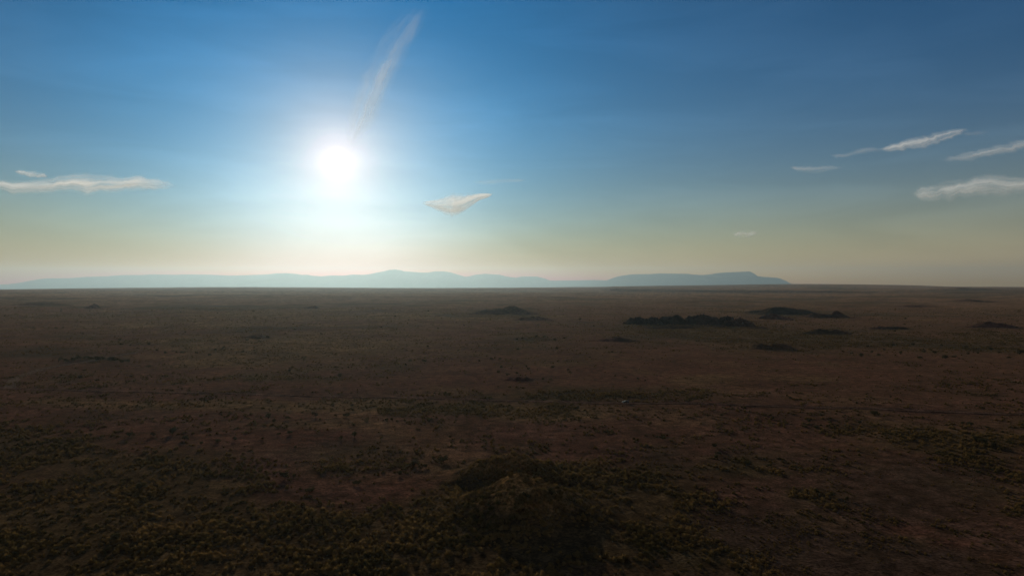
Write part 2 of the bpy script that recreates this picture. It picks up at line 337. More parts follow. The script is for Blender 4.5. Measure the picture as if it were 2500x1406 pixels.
RIDGES = [
 (1225, 768, 200, 20, .3, 'long low ridge in the middle of the plain'), (1300, 783, 110, 13, .4, 'small dark rise at the foot of the middle ridge'),
 (1075, 772, 70, 6, .3, 'faint low rise left of the middle ridge'),
 (1930, 768, 210, 16, .4, 'long dark ridge on the right of the plain'), (2030, 776, 130, 14, .4, 'dark rise in front of the long right ridge'), (1900, 780, 90, 12, .4, 'small rise at the left foot of the right ridge'),
 (2185, 804, 110, 9, .35, 'low dark mound alone on the right'), (2440, 800, 140, 11, .35, 'low dark ridge at the right edge'),
 (2030, 816, 150, 12, .5, 'low hummocky ridge below the long right ridge'), (1890, 853, 120, 10, .5, 'narrow dark rise at the edge of the red flat'),
 (1500, 834, 140, 10, .3, 'narrow dark rise near the middle'), (218, 753, 44, 11, .3, 'small dome-shaped hill far out on the left'),
 (756, 753, 42, 7, .3, 'small far hill left of the middle'), (2420, 718, 200, 5, .15, 'far dark ridge under the right horizon'),
 (1700, 741, 240, 5, .2, 'faint broad swell beyond the rocky outcrop'), (2260, 750, 170, 6, .25, 'faint low ridge far out on the right'), (2400, 738, 190, 6, .25, 'second far ridge near the right edge'),
 (1360, 728, 160, 4, .2, 'faint far swell below the gap in the mountains'), (420, 742, 190, 4, .2, 'faint far swell on the left side of the plain'), (930, 762, 130, 4, .25, 'slight rise left of the middle ridge, on pale grass'),
 (2400, 708, 260, 5, .2, 'long low dark rise right below the skyline at right'), (2050, 713, 100, 3, .15, 'far dark streak of a ridge below the table mountain'), (1503, 707, 26, 4, .3, 'tiny far knoll beside the pale flat'),
 (70, 745, 160, 7, .3, 'far low ridge at the left edge'), (620, 826, 90, 8, .4, 'slight dark rise on the left half of the plain'),
 (1640, 803, 160, 8, .5, 'low scree rise in front of the rocky outcrop'), (1270, 930, 80, 8, .6, 'dark hummocky rise in the middle distance')]
for i, (px, py, w, h, rg, lb) in enumerate(RIDGES):
    low_hill('low_hill', px, py, w, h, 300 + i * 7, rg, .6 if py < 790 else .45, lb, .8)
KNOBS = [(1556, 792, 66, 20, 'leftmost rounded rock knob of the outcrop chain'), (1601, 792, 64, 20, 'second rock knob from the left in the outcrop chain'),
         (1650, 792, 90, 20, 'wide central rock knob of the outcrop chain'), (1722, 793, 110, 21, 'broad highest rock knob of the outcrop chain'),
         (1776, 792, 48, 22, 'steep rock knob near the right end of the outcrop'), (1815, 797, 76, 15, 'low rock tail at the right end of the outcrop')]
for i, (px, py, w, h, lb) in enumerate(KNOBS):
    o = low_hill('rock_outcrop', px, py, w, h, 700 + i * 9, .45, .7, lb, .5, kind='structure', cat='outcrop')

# ------------------------------------------------------------------ dirt tracks
M_track = ground_material('track_dirt')
def track(name, pts, width, label, berm=0.5, col=(0.12, 0.07, 0.05)):
    P3 = [pix_ground(*p) for p in pts]
    path = []
    for (a, b) in zip(P3[:-1], P3[1:]):
        n = max(2, int(math.hypot(b[0] - a[0], b[1] - a[1]) / 3))
        for k in range(n): path.append((a[0] + (b[0] - a[0]) * k / n, a[1] + (b[1] - a[1]) * k / n))
    path.append(P3[-1]); path = np.array(path)
    for _ in range(25): path[1:-1] = (path[:-2] + path[1:-1] * 2 + path[2:]) / 4
    path[:, 1] += 1.5 * fbm(path[:, 0], path[:, 0] * 0, 60, 3, 55)
    tg = np.gradient(path, axis=0); tg /= np.linalg.norm(tg, axis=1)[:, None]; nrm = np.stack([-tg[:, 1], tg[:, 0]], 1)
    prof = [(-.62, -.3), (-.56, berm * .6), (-.5, berm), (-.44, .1), (-.3, .02), (-.12, .10), (.12, .10), (.3, .02), (.44, .1), (.5, berm), (.56, berm * .6), (.62, -.3)]
    Xc = path[:, 0][:, None] + nrm[:, 0][:, None] * np.array([p[0] for p in prof]) * width
    Yc = path[:, 1][:, None] + nrm[:, 1][:, None] * np.array([p[0] for p in prof]) * width
    base = height(path[:, 0], path[:, 1])[:, None]; own = height(Xc, Yc)
    zz = np.array([p[1] for p in prof])[None, :]
    Zc = own + .22 + zz * (1 + .6 * fbm(Xc, Yc, 8, 3, 57))
    c = np.broadcast_to(np.array(col), Xc.shape + (3,)) * (1 + .3 * fbm(Xc, Yc, 15, 3, 58))[..., None]
    o = grid_mesh(name, np.stack([Xc, Yc, Zc], -1), M_track, attrs={'Col': c})
    return tag(o, label, 'track', kind='structure')
TR = [(-160, 940), (0, 948), (60, 951), (300, 958), (500, 961), (700, 966), (900, 970), (1150, 974), (1350, 978), (1500, 984), (1700, 986), (1900, 993), (2100, 998), (2300, 1004), (2500, 1013), (2750, 1020)]
track('dirt_track', TR, 4.2, 'dirt track crossing the whole plain from left to right', .26, (.17, .09, .055))
track('dirt_track', [(20, 949), (22, 938), (34, 925), (70, 908), (120, 896), (200, 884), (260, 872), (330, 862)], 7.0, 'paler side track curving away from the crossing track at far left', .25, (.13, .085, .06))
track('dirt_track', [(1560, 822), (1750, 823), (1950, 828), (2150, 834), (2350, 842), (2600, 850)], 9, 'faint straight track across the green band on the right', .25, (.14, .09, .05))

# ------------------------------------------------------------------ spinifex cover (uncountable ground cover)
def tussock_variant(seed, blades=70):
    rnd = random.Random(seed); v = []; f = []
    # low uneven dome
    ring = 9; levels = [(0.95, 0.0), (0.86, 0.22), (0.6, 0.40), (0.3, 0.48)]
    for (rad, z) in levels:
        for k in range(ring):
            a = 2 * math.pi * k / ring; j = rad * rnd.uniform(.7, 1.1)
            v.append((math.cos(a) * j * .5, math.sin(a) * j * .5, z * rnd.uniform(.75, 1.1) - .04))
    v.append((0, 0, .46))
    for l in range(3):
        for k in range(ring):
            a = l * ring + k; b = l * ring + (k + 1) % ring; f.append((a, b, b + ring, a + ring))
    for k in range(ring): f.append((3 * ring + k, 3 * ring + (k + 1) % ring, 4 * ring))
    for k in range(blades):
        a = rnd.uniform(0, 2 * math.pi); e = rnd.uniform(.1, 1.5); L_ = rnd.uniform(.5, .78)
        d = Vector((math.cos(a) * math.cos(e), math.sin(a) * math.cos(e), math.sin(e) * .95 + .05))
        s = Vector((-math.sin(a), math.cos(a), 0)) * rnd.uniform(.025, .06)
        b0 = d * .2; b1 = d * L_; n = len(v)
        v += [tuple(b0 + s), tuple(b0 - s), tuple(b1)]; f.append((n, n + 1, n + 2))
    me = bpy.data.meshes.new('spinifex_tuft'); me.from_pydata(v, [], f); me.materials.append(M_spin); me.update()
    return bpy.data.objects.new('spinifex_tuft', me)        # source shape, not linked to the scene
tufts = [tussock_variant(s) for s in range(5)]
pts = []; scl = []
def scatter(d0, d1, spacing, size, cap):
    n = int((0.80 * (d1 * d1 - d0 * d0)) / (spacing * spacing))
    Yr = np.sqrt(RNG.uniform(d0 * d0, d1 * d1, n)); Xr = RNG.uniform(-.80, .80, n) * Yr
    ol, go, re, gr, da, pa = fields(Xr, Yr)
    md = mounds(Xr, Yr); on = ss(0.0, 3.0, md)
    cl = fbm(Xr, Yr, 6, 3, 401) * .6 + fbm(Xr, Yr, 26, 4, 411) * .7
    dens = np.clip(.04 + .62 * ol + .42 * go + .1 * gr - .65 * re + on * .32 - ss(6.5, 9.5, md) * .75 + cl * 1.5, .02, 1.0)
    keep = RNG.uniform(0, 1, n) < dens
    Xr, Yr, gr, ol = Xr[keep], Yr[keep], gr[keep], ol[keep]
    s = size * (.45 + .95 * RNG.uniform(0, 1, len(Xr)) ** 1.8) * (1 + .35 * cl[keep]) * (1 - .5 * np.clip(gr - ol, 0, 1)) * (1 + .3 * np.clip(ol[:] , 0, 1))
    # keep the tracks bare
    pts.append(np.stack([Xr, Yr, surface(Xr, Yr) - .05], 1)); scl.append(s)
scatter(110, 330, 1.45, 1.45, 0)
scatter(330, 620, 2.2, 1.6, 0)
scatter(620, 1300, 3.6, 1.6, 0)
scatter(1300, 2300, 7.5, 2.3, 0)
pts = np.concatenate(pts); scl = np.concatenate(scl)
tp = np.array([pix_ground(*p) for p in TR]); ty = np.interp(pts[:, 0], tp[:, 0], tp[:, 1])
k = np.abs(pts[:, 1] - ty) > 5; pts = pts[k]; scl = scl[k]
print('tufts', len(pts))
me = bpy.data.meshes.new('spinifex_cover'); me.vertices.add(len(pts)); me.vertices.foreach_set('co', pts.reshape(-1).astype(np.float32))
for nm, arr in (('size', scl), ('turn', RNG.uniform(0, 6.283, len(pts))), ('squash', RNG.uniform(.6, 1.1, len(pts)))):
    a = me.attributes.new(nm, 'FLOAT', 'POINT'); a.data.foreach_set('value', arr.astype(np.float32))
a = me.attributes.new('pick', 'INT', 'POINT'); a.data.foreach_set('value', RNG.integers(0, 5, len(pts)).astype(np.int32))
spin = bpy.data.objects.new('spinifex_grass', me); COL.objects.link(spin)
tag(spin, 'carpet of low spinifex tussocks over plain and mounds', 'grass', kind='stuff')
gn = bpy.data.node_groups.new('grow_spinifex', 'GeometryNodeTree')
gn.interface.new_socket('Geometry', in_out='INPUT', socket_type='NodeSocketGeometry'); gn.interface.new_socket('Geometry', in_out='OUTPUT', socket_type='NodeSocketGeometry')
g_in = gn.nodes.new('NodeGroupInput'); g_out = gn.nodes.new('NodeGroupOutput')
m2p = gn.nodes.new('GeometryNodeMeshToPoints'); iop = gn.nodes.new('GeometryNodeInstanceOnPoints'); join = gn.nodes.new('GeometryNodeJoinGeometry')
for t_ in reversed(tufts):
    oi = gn.nodes.new('GeometryNodeObjectInfo'); oi.inputs['Object'].default_value = t_; oi.inputs['As Instance'].default_value = True
    gn.links.new(oi.outputs['Geometry'], join.inputs[0])
def named(nm, dt):
    n = gn.nodes.new('GeometryNodeInputNamedAttribute'); n.data_type = dt; n.inputs['Name'].default_value = nm; return n.outputs[0]
cs = gn.nodes.new('ShaderNodeCombineXYZ'); s_ = named('size', 'FLOAT'); q_ = named('squash', 'FLOAT')
mm = gn.nodes.new('ShaderNodeMath'); mm.operation = 'MULTIPLY'; gn.links.new(s_, mm.inputs[0]); gn.links.new(q_, mm.inputs[1])
gn.links.new(s_, cs.inputs[0]); gn.links.new(s_, cs.inputs[1]); gn.links.new(mm.outputs[0], cs.inputs[2])
cr = gn.nodes.new('ShaderNodeCombineXYZ'); gn.links.new(named('turn', 'FLOAT'), cr.inputs[2])
gn.links.new(g_in.outputs[0], m2p.inputs[0]); gn.links.new(m2p.outputs[0], iop.inputs['Points']); gn.links.new(join.outputs[0], iop.inputs['Instance'])
iop.inputs['Pick Instance'].default_value = True; gn.links.new(named('pick', 'INT'), iop.inputs['Instance Index'])
gn.links.new(cr.outputs[0], iop.inputs['Rotation']); gn.links.new(cs.outputs[0], iop.inputs['Scale']); gn.links.new(iop.outputs[0], g_out.inputs[0])
md = spin.modifiers.new('grow', 'NODES'); md.node_group = gn

# ------------------------------------------------------------------ shrubs: each one a thing (> crown, stem)
def shrub_meshes(seed, wide, lobes, leaves):
    rnd = random.Random(seed); v = []; f = []; sv = []; sf = []
    cen = []
    for i in range(lobes):
        a = rnd.uniform(0, 6.283); r = rnd.uniform(.05, .36) * wide
        cen.append((Vector((math.cos(a) * r, math.sin(a) * r, rnd.uniform(.38, .78))), rnd.uniform(.14, .26)))
    for k in range(leaves):
        c, r = rnd.choice(cen)
        d = Vector((rnd.gauss(0, 1), rnd.gauss(0, 1), rnd.gauss(0, .8))).normalized() * r * rnd.uniform(.55, 1.1)
        p = c + d; u = Vector((rnd.gauss(0, 1), rnd.gauss(0, 1), rnd.gauss(0, 1))).normalized(); w = u.orthogonal().normalized(); s = rnd.uniform(.035, .075)
        n = len(v); v += [tuple(p + u * s), tuple(p + w * s), tuple(p - u * s), tuple(p - w * s)]; f.append((n, n + 1, n + 2, n + 3))
    def tube(a, b, r0, r1):
        d = (b - a).normalized(); u = d.orthogonal().normalized(); w = d.cross(u); n = len(sv)
        for (c, r) in ((a, r0), (b, r1)):
            for j in range(5):
                t = j * 2 * math.pi / 5; sv.append(tuple(c + (u * math.cos(t) + w * math.sin(t)) * r))
        for j in range(5): sf.append((n + j, n + (j + 1) % 5, n + 5 + (j + 1) % 5, n + 5 + j))
        sf.append(tuple(n + 5 + j for j in range(5)))
    fork = Vector((rnd.uniform(-.03, .03), rnd.uniform(-.03, .03), .2)); tube(Vector((0, 0, -.08)), fork, .035, .027)
    for c, r in cen: tube(fork, c, .02, .006)
    return (v, f), (sv, sf)
VARS = []
for s, (w, lb, lv) in enumerate([(1.0, 9, 420), (1.3, 11, 460), (.8, 7, 360), (1.2, 8, 380)]):
    c, st = shrub_meshes(500 + s, w, lb, lv)
    mc = bpy.data.meshes.new('crown'); mc.from_pydata(*([c[0], [], c[1]])); mc.materials.append(M_leaf)
    ms = bpy.data.meshes.new('stem'); ms.from_pydata(*([st[0], [], st[1]])); ms.materials.append(M_bark)
    VARS.append((mc, ms))
n_shrub = 0
def shrub(px, py, w, label, group=None, tall=.62, parts=True):
    global n_shrub
    x, y, z = P(px, py); s = .85 * w * y / F; v = VARS[n_shrub % 4]; n_shrub += 1
    e = bpy.data.objects.new('shrub', None) if parts else bpy.data.objects.new('shrub', v[0])
    e.location = (x, y, z); e.rotation_euler = (0, 0, n_shrub * 1.7); e.scale = (s, s, max(s * tall, 1.2)); e.empty_display_size = .3
    COL.objects.link(e); tag(e, label, 'shrub', group)
    if parts:
        for nm, me_ in zip(('crown', 'stem'), v):
            c = bpy.data.objects.new(nm, me_); COL.objects.link(c); c.parent = e
    return e
ONE = [
 (1929, 974, 11, 'small round shrub just above the track on the right, with a thin shadow trailing right'),
 (2008, 1018, 20, 'large round dark tree-like shrub below the track on the right'), (1976, 1032, 14, 'dark oval shrub at lower left of the large round one'),
 (1996, 1047, 17, 'low wide dark shrub lowest of the cluster round the large one'), (1887, 1023, 11, 'upright little shrub left of the cluster on the right flat'),
 (2068, 1032, 13, 'small shrub between the large round shrub and the flat-topped one'), (2100, 1035, 16, 'low spreading shrub under the flat-topped one'),
 (2136, 1015, 26, 'wide flat-topped dark shrub just under the track on the right'), (2047, 1042, 11, 'faint shrub lower right of the large round shrub'),
 (2116, 964, 7, 'tiny lone bush above the track at right'), (2176, 971, 9, 'small flat bush above the track nearer the right edge'),
 (1617, 1073, 18, 'dark shrub at the head of the red scar right of centre'), (1940, 1081, 15, 'shrub beside a yellow grass patch on the right flat'),
 (1825, 1136, 24, 'blue-grey shrub above the dark oval hollow on the right'), (420, 1060, 30, 'broad dark shrub on the left, widest of its row'),
 (315, 1066, 24, 'dark shrub at the left end of the row on the left flat'), (372, 1066, 20, 'shrub between two wider ones in the left row'),
 (450, 1074, 24, 'dark shrub just below the broad one in the left row'), (865, 1066, 24, 'tall pale-green shrub left of centre below the gold grass'),
 (705, 1060, 18, 'squat shrub under the gold grass left of centre'), (770, 1018, 24, 'rounded shrub standing in the gold grass strip'),
 (845, 1018, 20, 'shrub at the right end of the gold grass strip'), (655, 1022, 26, 'dense shrub at the left end of the gold grass strip'),
 (340, 1196, 36, 'large dark bush in the lower left, lying across a red patch'), (695, 1168, 30, 'low wide dark bush above the near tussocks, lower left'),
 (755, 1203, 24, 'dark bush at the edge of a red patch, lower left'), (280, 1322, 38, 'large dark bush among the nearest tussocks, bottom left'),
 (1010, 1138, 28, 'dark shrub left of the rear mound, wider of a pair'), (1040, 1142, 18, 'small dark shrub of the pair left of the rear mound'),
 (1083, 1128, 28, 'loose bushy shrub nearest the left slope of the rear mound'), (975, 1160, 20, 'shrub above the bare red patch beside the mounds'),
 (932, 1142, 12, 'small bush farthest left of the mounds'), (707, 907, 11, 'lone upright shrub on the golden plain left of centre'),
 (362, 898, 14, 'dark bush on the reddish strip at left'), (1285, 896, 9, 'small lone bush in the middle of the plain'),
 (1350, 900, 14, 'left bush of two on the red flat near the middle'), (1387, 905, 11, 'right bush of two on the red flat near the middle'),
 (830, 920, 16, 'pale low bush on the dark soil left of centre'), (2103, 872, 20, 'bigger bush at the left of the right-hand bush belt'),
 (2310, 877, 20, 'bigger bush towards the right of the bush belt'), (2490, 866, 26, 'dark bush cut by the right edge of the picture'),
 (1284, 1208, 24, 'dark bush on the crest of the front mound'), (1345, 1212, 40, 'large dark bush right of the crest of the front mound'), (1268, 1176, 14, 'small bush on top of the front mound'),
]
for px, py, w, lb in ONE: shrub(px, py, w, lb, 'scattered dark shrubs on the plain')
def many(lst, label, group):
    for t_ in lst: shrub(t_[0], t_[1], t_[2] if len(t_) > 2 else 10, label, group, parts=False)
many([(x, 882 + random.uniform(-4, 5), random.uniform(16, 26)) for x in range(146, 320, 15)], 'dark shrub in the dense grove on the left', 'grove of dark shrubs on the left')
many([(290, 832, 12), (295, 843, 11), (317, 845, 8), (340, 842, 11), (362, 843, 13), (382, 857, 10), (402, 863, 11), (443, 864, 14), (430, 862, 9), (525, 856, 11), (545, 852, 12), (510, 869, 12), (480, 864, 10), (592, 861, 10), (617, 823, 10), (630, 829, 12), (655, 826, 12), (603, 832, 9), (195, 925, 18), (235, 932, 14), (320, 922, 10), (205, 906, 10)],
     'small dark bush dotted over the left middle distance', 'bushes on the left middle distance')
many([(1262, 831, 11), (1275, 828, 9), (1310, 823, 10), (1330, 825, 12), (1355, 833, 14), (1378, 828, 10), (1440, 874, 8), (1495, 861, 9), (1360, 854, 14), (1265, 855, 10), (1220, 879, 13), (1200, 878, 11), (1170, 884, 11), (1225, 899, 12), (1000, 884, 14), (1035, 884, 14), (990, 893, 11), (1045, 848, 10), (1118, 858, 9), (820, 898, 9), (850, 899, 8), (895, 900, 10), (1215, 912, 14), (1240, 918, 13), (1262, 914, 12), (1345, 930, 13), (1325, 928, 11), (1290, 903, 11)],
     'small dark bush dotted over the centre of the plain', 'bushes on the middle of the plain')
many([(1502, 920, 9), (1527, 924, 9), (1558, 927, 10), (1575, 931, 8)], 'little dark bush in a short row on the red flat', 'short row of bushes on the red flat')
many([(2130, 862, 13), (2145, 869, 12), (2060, 861, 10), (2080, 864, 9), (2200, 864, 13), (2245, 877, 16), (2285, 864, 15), (2330, 874, 13), (2365, 866, 11), (2440, 864, 12), (2390, 864, 10), (2257, 861, 12), (2230, 844, 14), (2180, 846, 12), (2120, 848, 11), (2360, 850, 14), (2420, 856, 15), (1985, 856, 10), (1738, 885, 8), (2160, 856, 10), (2300, 846, 12), (2465, 876, 12)],
     'dark bush in the belt of bushes along the right', 'belt of bushes on the right')
many([(1903, 1030, 8), (1915, 1033, 9), (2029, 1033, 11), (2065, 1016, 6), (2302, 1016, 9), (2400, 998, 12), (2385, 994, 10), (2373, 1040, 20), (2350, 1036, 14), (2412, 1046, 13), (2385, 1078, 26), (2405, 1084, 28), (2425, 1092, 22), (1640, 1080, 12), (1745, 1094, 22), (1757, 1112, 20), (1748, 1120, 18), (1730, 1018, 16), (1762, 1017, 14), (1880, 1140, 14), (1995, 1205, 22), (2035, 1212, 20), (2070, 1222, 18), (1700, 1014, 10), (2450, 1072, 12), (2380, 1100, 10)],
     'low dark bush scattered over the near right flat', 'bushes on the near right flat')
many([(490, 1086, 16), (530, 1080, 18), (572, 1076, 17), (640, 1073, 12), (668, 1032, 18), (700, 1024, 16), (820, 1018, 12), (680, 1062, 12), (832, 1074, 18), (640, 1000, 12), (465, 1186, 20), (870, 1184, 22), (372, 1025, 10), (400, 1020, 9), (1100, 1070, 12), (1480, 1058, 16), (720, 1095, 12), (1450, 1003, 14), (1620, 1000, 12), (1410, 1000, 16), (1340, 996, 12), (1180, 998, 14), (860, 993, 12)],
     'low dark bush scattered over the near left flat and centre', 'bushes on the near left flat')
far = []
for k in range(34):
    py = EYE + 60 + 75 * random.random() ** .9; far.append((random.uniform(0, 2500), py, random.uniform(5, 9)))
many(far, 'tiny far bush, little more than a dark speck on the distant plain', 'far specks of bushes')

# ------------------------------------------------------------------ vehicle on the track
def boxm(x0, x1, y0, y1, z0, z1): return [(x, y, z) for x in (x0, x1) for y in (y0, y1) for z in (z0, z1)], [(0, 1, 3, 2), (4, 6, 7, 5), (0, 4, 5, 1), (2, 3, 7, 6), (0, 2, 6, 4), (1, 5, 7, 3)]
def extrude(prof, y0, y1):
    n = len(prof); v = [(x, y0, z) for x, z in prof] + [(x, y1, z) for x, z in prof]
    f = [tuple(range(n)), tuple(reversed(range(n, 2 * n)))] + [(i, i + n, (i + 1) % n + n, (i + 1) % n) for i in range(n)]
    return v, f
def bev(o, w=.04, seg=2):
    m = o.modifiers.new('bevel', 'BEVEL'); m.width = w; m.segments = seg; m.limit_method = 'ANGLE'; return o
vx, vy, vz = P(1528, 985.5)
car = bpy.data.objects.new('four_wheel_drive', None); COL.objects.link(car)
car.location = (vx, vy, vz + .30); car.rotation_euler = (0, 0, math.radians(-7)); car.empty_display_size = .5
tag(car, 'small dark four wheel drive stopped on the dirt track, windscreen glinting at its left end', 'vehicle')
# nose towards -x
def arch(cx, z, r, n=7, rev=False):
    return [(cx + r * math.cos(t), z + r * math.sin(t)) for t in np.linspace(0, math.pi, n)]
low = [(2.35, .45)] + arch(1.45, .45, .46) + arch(-1.45, .45, .46) + [(-2.4, .45)]
body_prof = low + [(-2.42, .85), (-2.3, 1.05), (-1.15, 1.15), (2.3, 1.15), (2.4, 1.0)]
bd = bev(mesh('body', *extrude(body_prof, -.93, .93), M_paint, car), .05)
cab_prof = [(-1.12, 1.155), (-.45, 1.80), (1.95, 1.82), (2.28, 1.155)]
cb = bev(mesh('cabin', *extrude(cab_prof, -.82, .82), M_paint, car), .05)
ws = mesh('windscreen', [(-1.10, -.72, 1.20), (-1.10, .72, 1.20), (-.50, .68, 1.77), (-.50, -.68, 1.77), (-1.06, -.72, 1.18), (-1.06, .72, 1.18), (-.46, .68, 1.75), (-.46, -.68, 1.75)], [(0, 1, 2, 3), (7, 6, 5, 4), (0, 4, 5, 1), (3, 2, 6, 7), (0, 3, 7, 4), (1, 5, 6, 2)], M_glass, car)
for sx, sy in ((1, -1), (1, 1)):
    for (x0, x1, t0, t1) in ((-.85, .15, -.42, .15), (.23, 1.12, .23, 1.12), (1.2, 2.05, 1.2, 1.88)):
        y_ = sy * .823
        v = [(x0, y_, 1.24), (x1, y_, 1.24), (t1, y_, 1.72), (t0, y_, 1.72)]; v += [(a, b + sy * .008, c) for a, b, c in v]
        mesh('side_window', v, [(0, 1, 2, 3), (4, 7, 6, 5), (0, 4, 5, 1), (1, 5, 6, 2), (2, 6, 7, 3), (3, 7, 4, 0)], M_glass, car)
mesh('rear_window', *boxm(2.14, 2.16, -.65, .65, 1.3, 1.68), M_glass, car).data.transform(__import__('mathutils').Matrix.Shear('XZ', 4, (0.0, 0.0))) if False else None
def wheel(cx, cy):
    v = []; f = []; n = 20; rings = [(.24, -.12), (.38, -.13), (.41, -.09), (.41, .09), (.38, .13), (.24, .12)]
    for r, y_ in rings:
        for k in range(n): t = 2 * math.pi * k / n; v.append((r * math.cos(t), y_, r * math.sin(t)))
    for j in range(len(rings)):
        for k in range(n): a = j * n + k; b = j * n + (k + 1) % n; j2 = (j + 1) % len(rings); f.append((a, b, j2 * n + (k + 1) % n, j2 * n + k))
    w = mesh('wheel', v, f, M_rubber, car, True); w.location = (cx, cy, .41)
    v = []; f = []
    for y_, r in ((-.1, .25), (.1, .25)):
        for k in range(n): t = 2 * math.pi * k / n; v.append((r * math.cos(t), y_, r * math.sin(t)))
    f = [tuple(range(n)), tuple(reversed(range(n, 2 * n)))] + [(k, (k + 1) % n, n + (k + 1) % n, n + k) for k in range(n)]
    mesh('rim', v, f, M_metal, w)
for cx in (-1.45, 1.45):
    for cy in (-.83, .83): wheel(cx, cy)
for sy in (-1, 1):
    bev(mesh('headlight', *boxm(-2.45, -2.36, sy * .6 - .16, sy * .6 + .16, .78, .95), M_lamp, car), .02)
    bev(mesh('tail_light', *boxm(2.37, 2.43, sy * .78 - .08, sy * .78 + .08, .8, 1.05), plain('tail_lamp', (.3, .02, .02), .2), car), .02)
    bev(mesh('side_mirror', *boxm(-.85, -.7, sy * .98 - .1, sy * .98 + .1, 1.22, 1.4), M_trim, car), .02)
bev(mesh('bull_bar', *boxm(-2.58, -2.47, -.8, .8, .5, .82), M_trim, car), .03)
bev(mesh('roof_rack', *boxm(-.2, 1.8, -.7, .7, 1.86, 1.93), M_trim, car), .02)

# ------------------------------------------------------------------ far ranges
L_PROF = [(-700, 690), (-350, 689), (-150, 694), (0, 694.5), (20, 694), (50, 690), (75, 685), (100, 681), (115, 679.5), (170, 679), (195, 677.5), (200, 676.5), (260, 674.5), (300, 671.5), (345, 671.5), (370, 670), (435, 671), (445, 670), (510, 670.5), (560, 673), (600, 672), (650, 670), (675, 667.5), (700, 667), (725, 669), (735, 671), (750, 671), (765, 673.5), (785, 674.5), (810, 672.5), (840, 673), (860, 670.5), (890, 671), (905, 669), (920, 665.5), (940, 662), (950, 659), (965, 658), (980, 660), (985, 662.5), (1010, 664), (1030, 665.5), (1045, 665.5), (1060, 663), (1085, 662.5), (1100, 665), (1120, 671), (1135, 675.5), (1145, 675), (1160, 671), (1185, 668.5), (1220, 671), (1235, 675), (1260, 678), (1275, 675), (1310, 675), (1330, 680), (1343, 685), (1400, 684.5), (1450, 683.5), (1490, 685), (1600, 690), (1700, 697)]
R_PROF = [(1380, 700), (1470, 687), (1482, 684.5), (1490, 681), (1505, 676), (1515, 673.5), (1545, 669.5), (1590, 669), (1610, 667.5), (1680, 668.5), (1690, 670), (1715, 671.5), (1735, 669.5), (1750, 667), (1775, 665), (1830, 662.5), (1840, 667), (1850, 674), (1865, 676), (1895, 678), (1905, 680), (1920, 686), (1930, 692), (1945, 695), (1980, 700)]
M_mtn = ground_material('range_rock')
def mrange(name, prof, D, label, seed):
    px = np.arange(prof[0][0], prof[-1][0], 1.6); py = np.interp(px, [p[0] for p in prof], [p[1] for p in prof])
    x = (px - 1250) / F * D; top = CAM_H + (EYE - py) / F * D
    ds = np.linspace(-1, 1, 41); base = -340
    Dg, Xi = np.meshgrid(ds, np.arange(len(px)), indexing='ij')
    Xg = x[Xi]; Yg = D + Dg * 2600
    fall = np.clip(1 - np.abs(Dg), 0, 1) ** 1.15
    spur = fbm(Xg, Yg, 1500, 4, seed) * .35 * fall * (1 - fall) * 3
    Zg = base + (top[Xi] - base) * np.clip(fall + spur, 0, 1 - .0 * fall)
    # nothing on the flanks may stand above the crest line
    Zg = np.minimum(Zg, base + (top[Xi] - base) * (1 - .35 * np.abs(Dg)))
    c = np.broadcast_to(np.array([.12, .09, .065]), Xg.shape + (3,)) * (1 + .2 * fbm(Xg, Yg, 900, 3, seed + 5))[..., None]
    o = grid_mesh(name, np.stack([Xg, Yg, Zg], -1), M_mtn, attrs={'Col': c})
    return tag(o, label, 'mountains', kind='structure')
mrange('mountain_range', L_PROF, 46000, 'long pale blue range along the left and middle horizon', 61)
mrange('table_mountain', R_PROF, 43000, 'flat-topped blue mountain with a step at its right end', 67)

# ------------------------------------------------------------------ clouds
def cloud_material(name, dens, angle, scale):
    m, t, o = mat(name); L = t.links.new
    at = t.nodes.new('ShaderNodeAttribute'); at.attribute_name = 'thick'
    uv = t.nodes.new('ShaderNodeAttribute'); uv.attribute_name = 'flow'
    n = t.nodes.new('ShaderNodeTexNoise'); n.inputs['Scale'].default_value = scale; n.inputs['Detail'].default_value = 6; n.inputs['Roughness'].default_value = .55; L(uv.outputs['Vector'], n.inputs['Vector'])
    a = t.nodes.new('ShaderNodeMapRange'); a.inputs[1].default_value = .30; a.inputs[2].default_value = .62; a.inputs[3].default_value = .12; a.inputs[4].default_value = 1.25; L(n.outputs['Fac'], a.inputs[0])
    mu = t.nodes.new('ShaderNodeMath'); mu.operation = 'MULTIPLY'; L(at.outputs['Fac'], mu.inputs[0]); L(a.outputs[0], mu.inputs[1])
    m2 = t.nodes.new('ShaderNodeMath'); m2.operation = 'MULTIPLY'; m2.use_clamp = True; m2.inputs[1].default_value = dens; L(mu.outputs[0], m2.inputs[0])
    d = t.nodes.new('ShaderNodeBsdfDiffuse'); d.inputs[0].default_value = (.95, .95, .95, 1); tr = t.nodes.new('ShaderNodeBsdfTranslucent'); tr.inputs[0].default_value = (.90, .95, 1, 1)
    mx = t.nodes.new('ShaderNodeMixShader'); mx.inputs[0].default_value = .95; L(d.outputs[0], mx.inputs[1]); L(tr.outputs[0], mx.inputs[2])
    tp = t.nodes.new('ShaderNodeBsdfTransparent'); m3 = t.nodes.new('ShaderNodeMixShader'); L(m2.outputs[0], m3.inputs[0]); L(tp.outputs[0], m3.inputs[1]); L(mx.outputs[0], m3.inputs[2]); L(m3.outputs[0], o.inputs['Surface'])
    return m
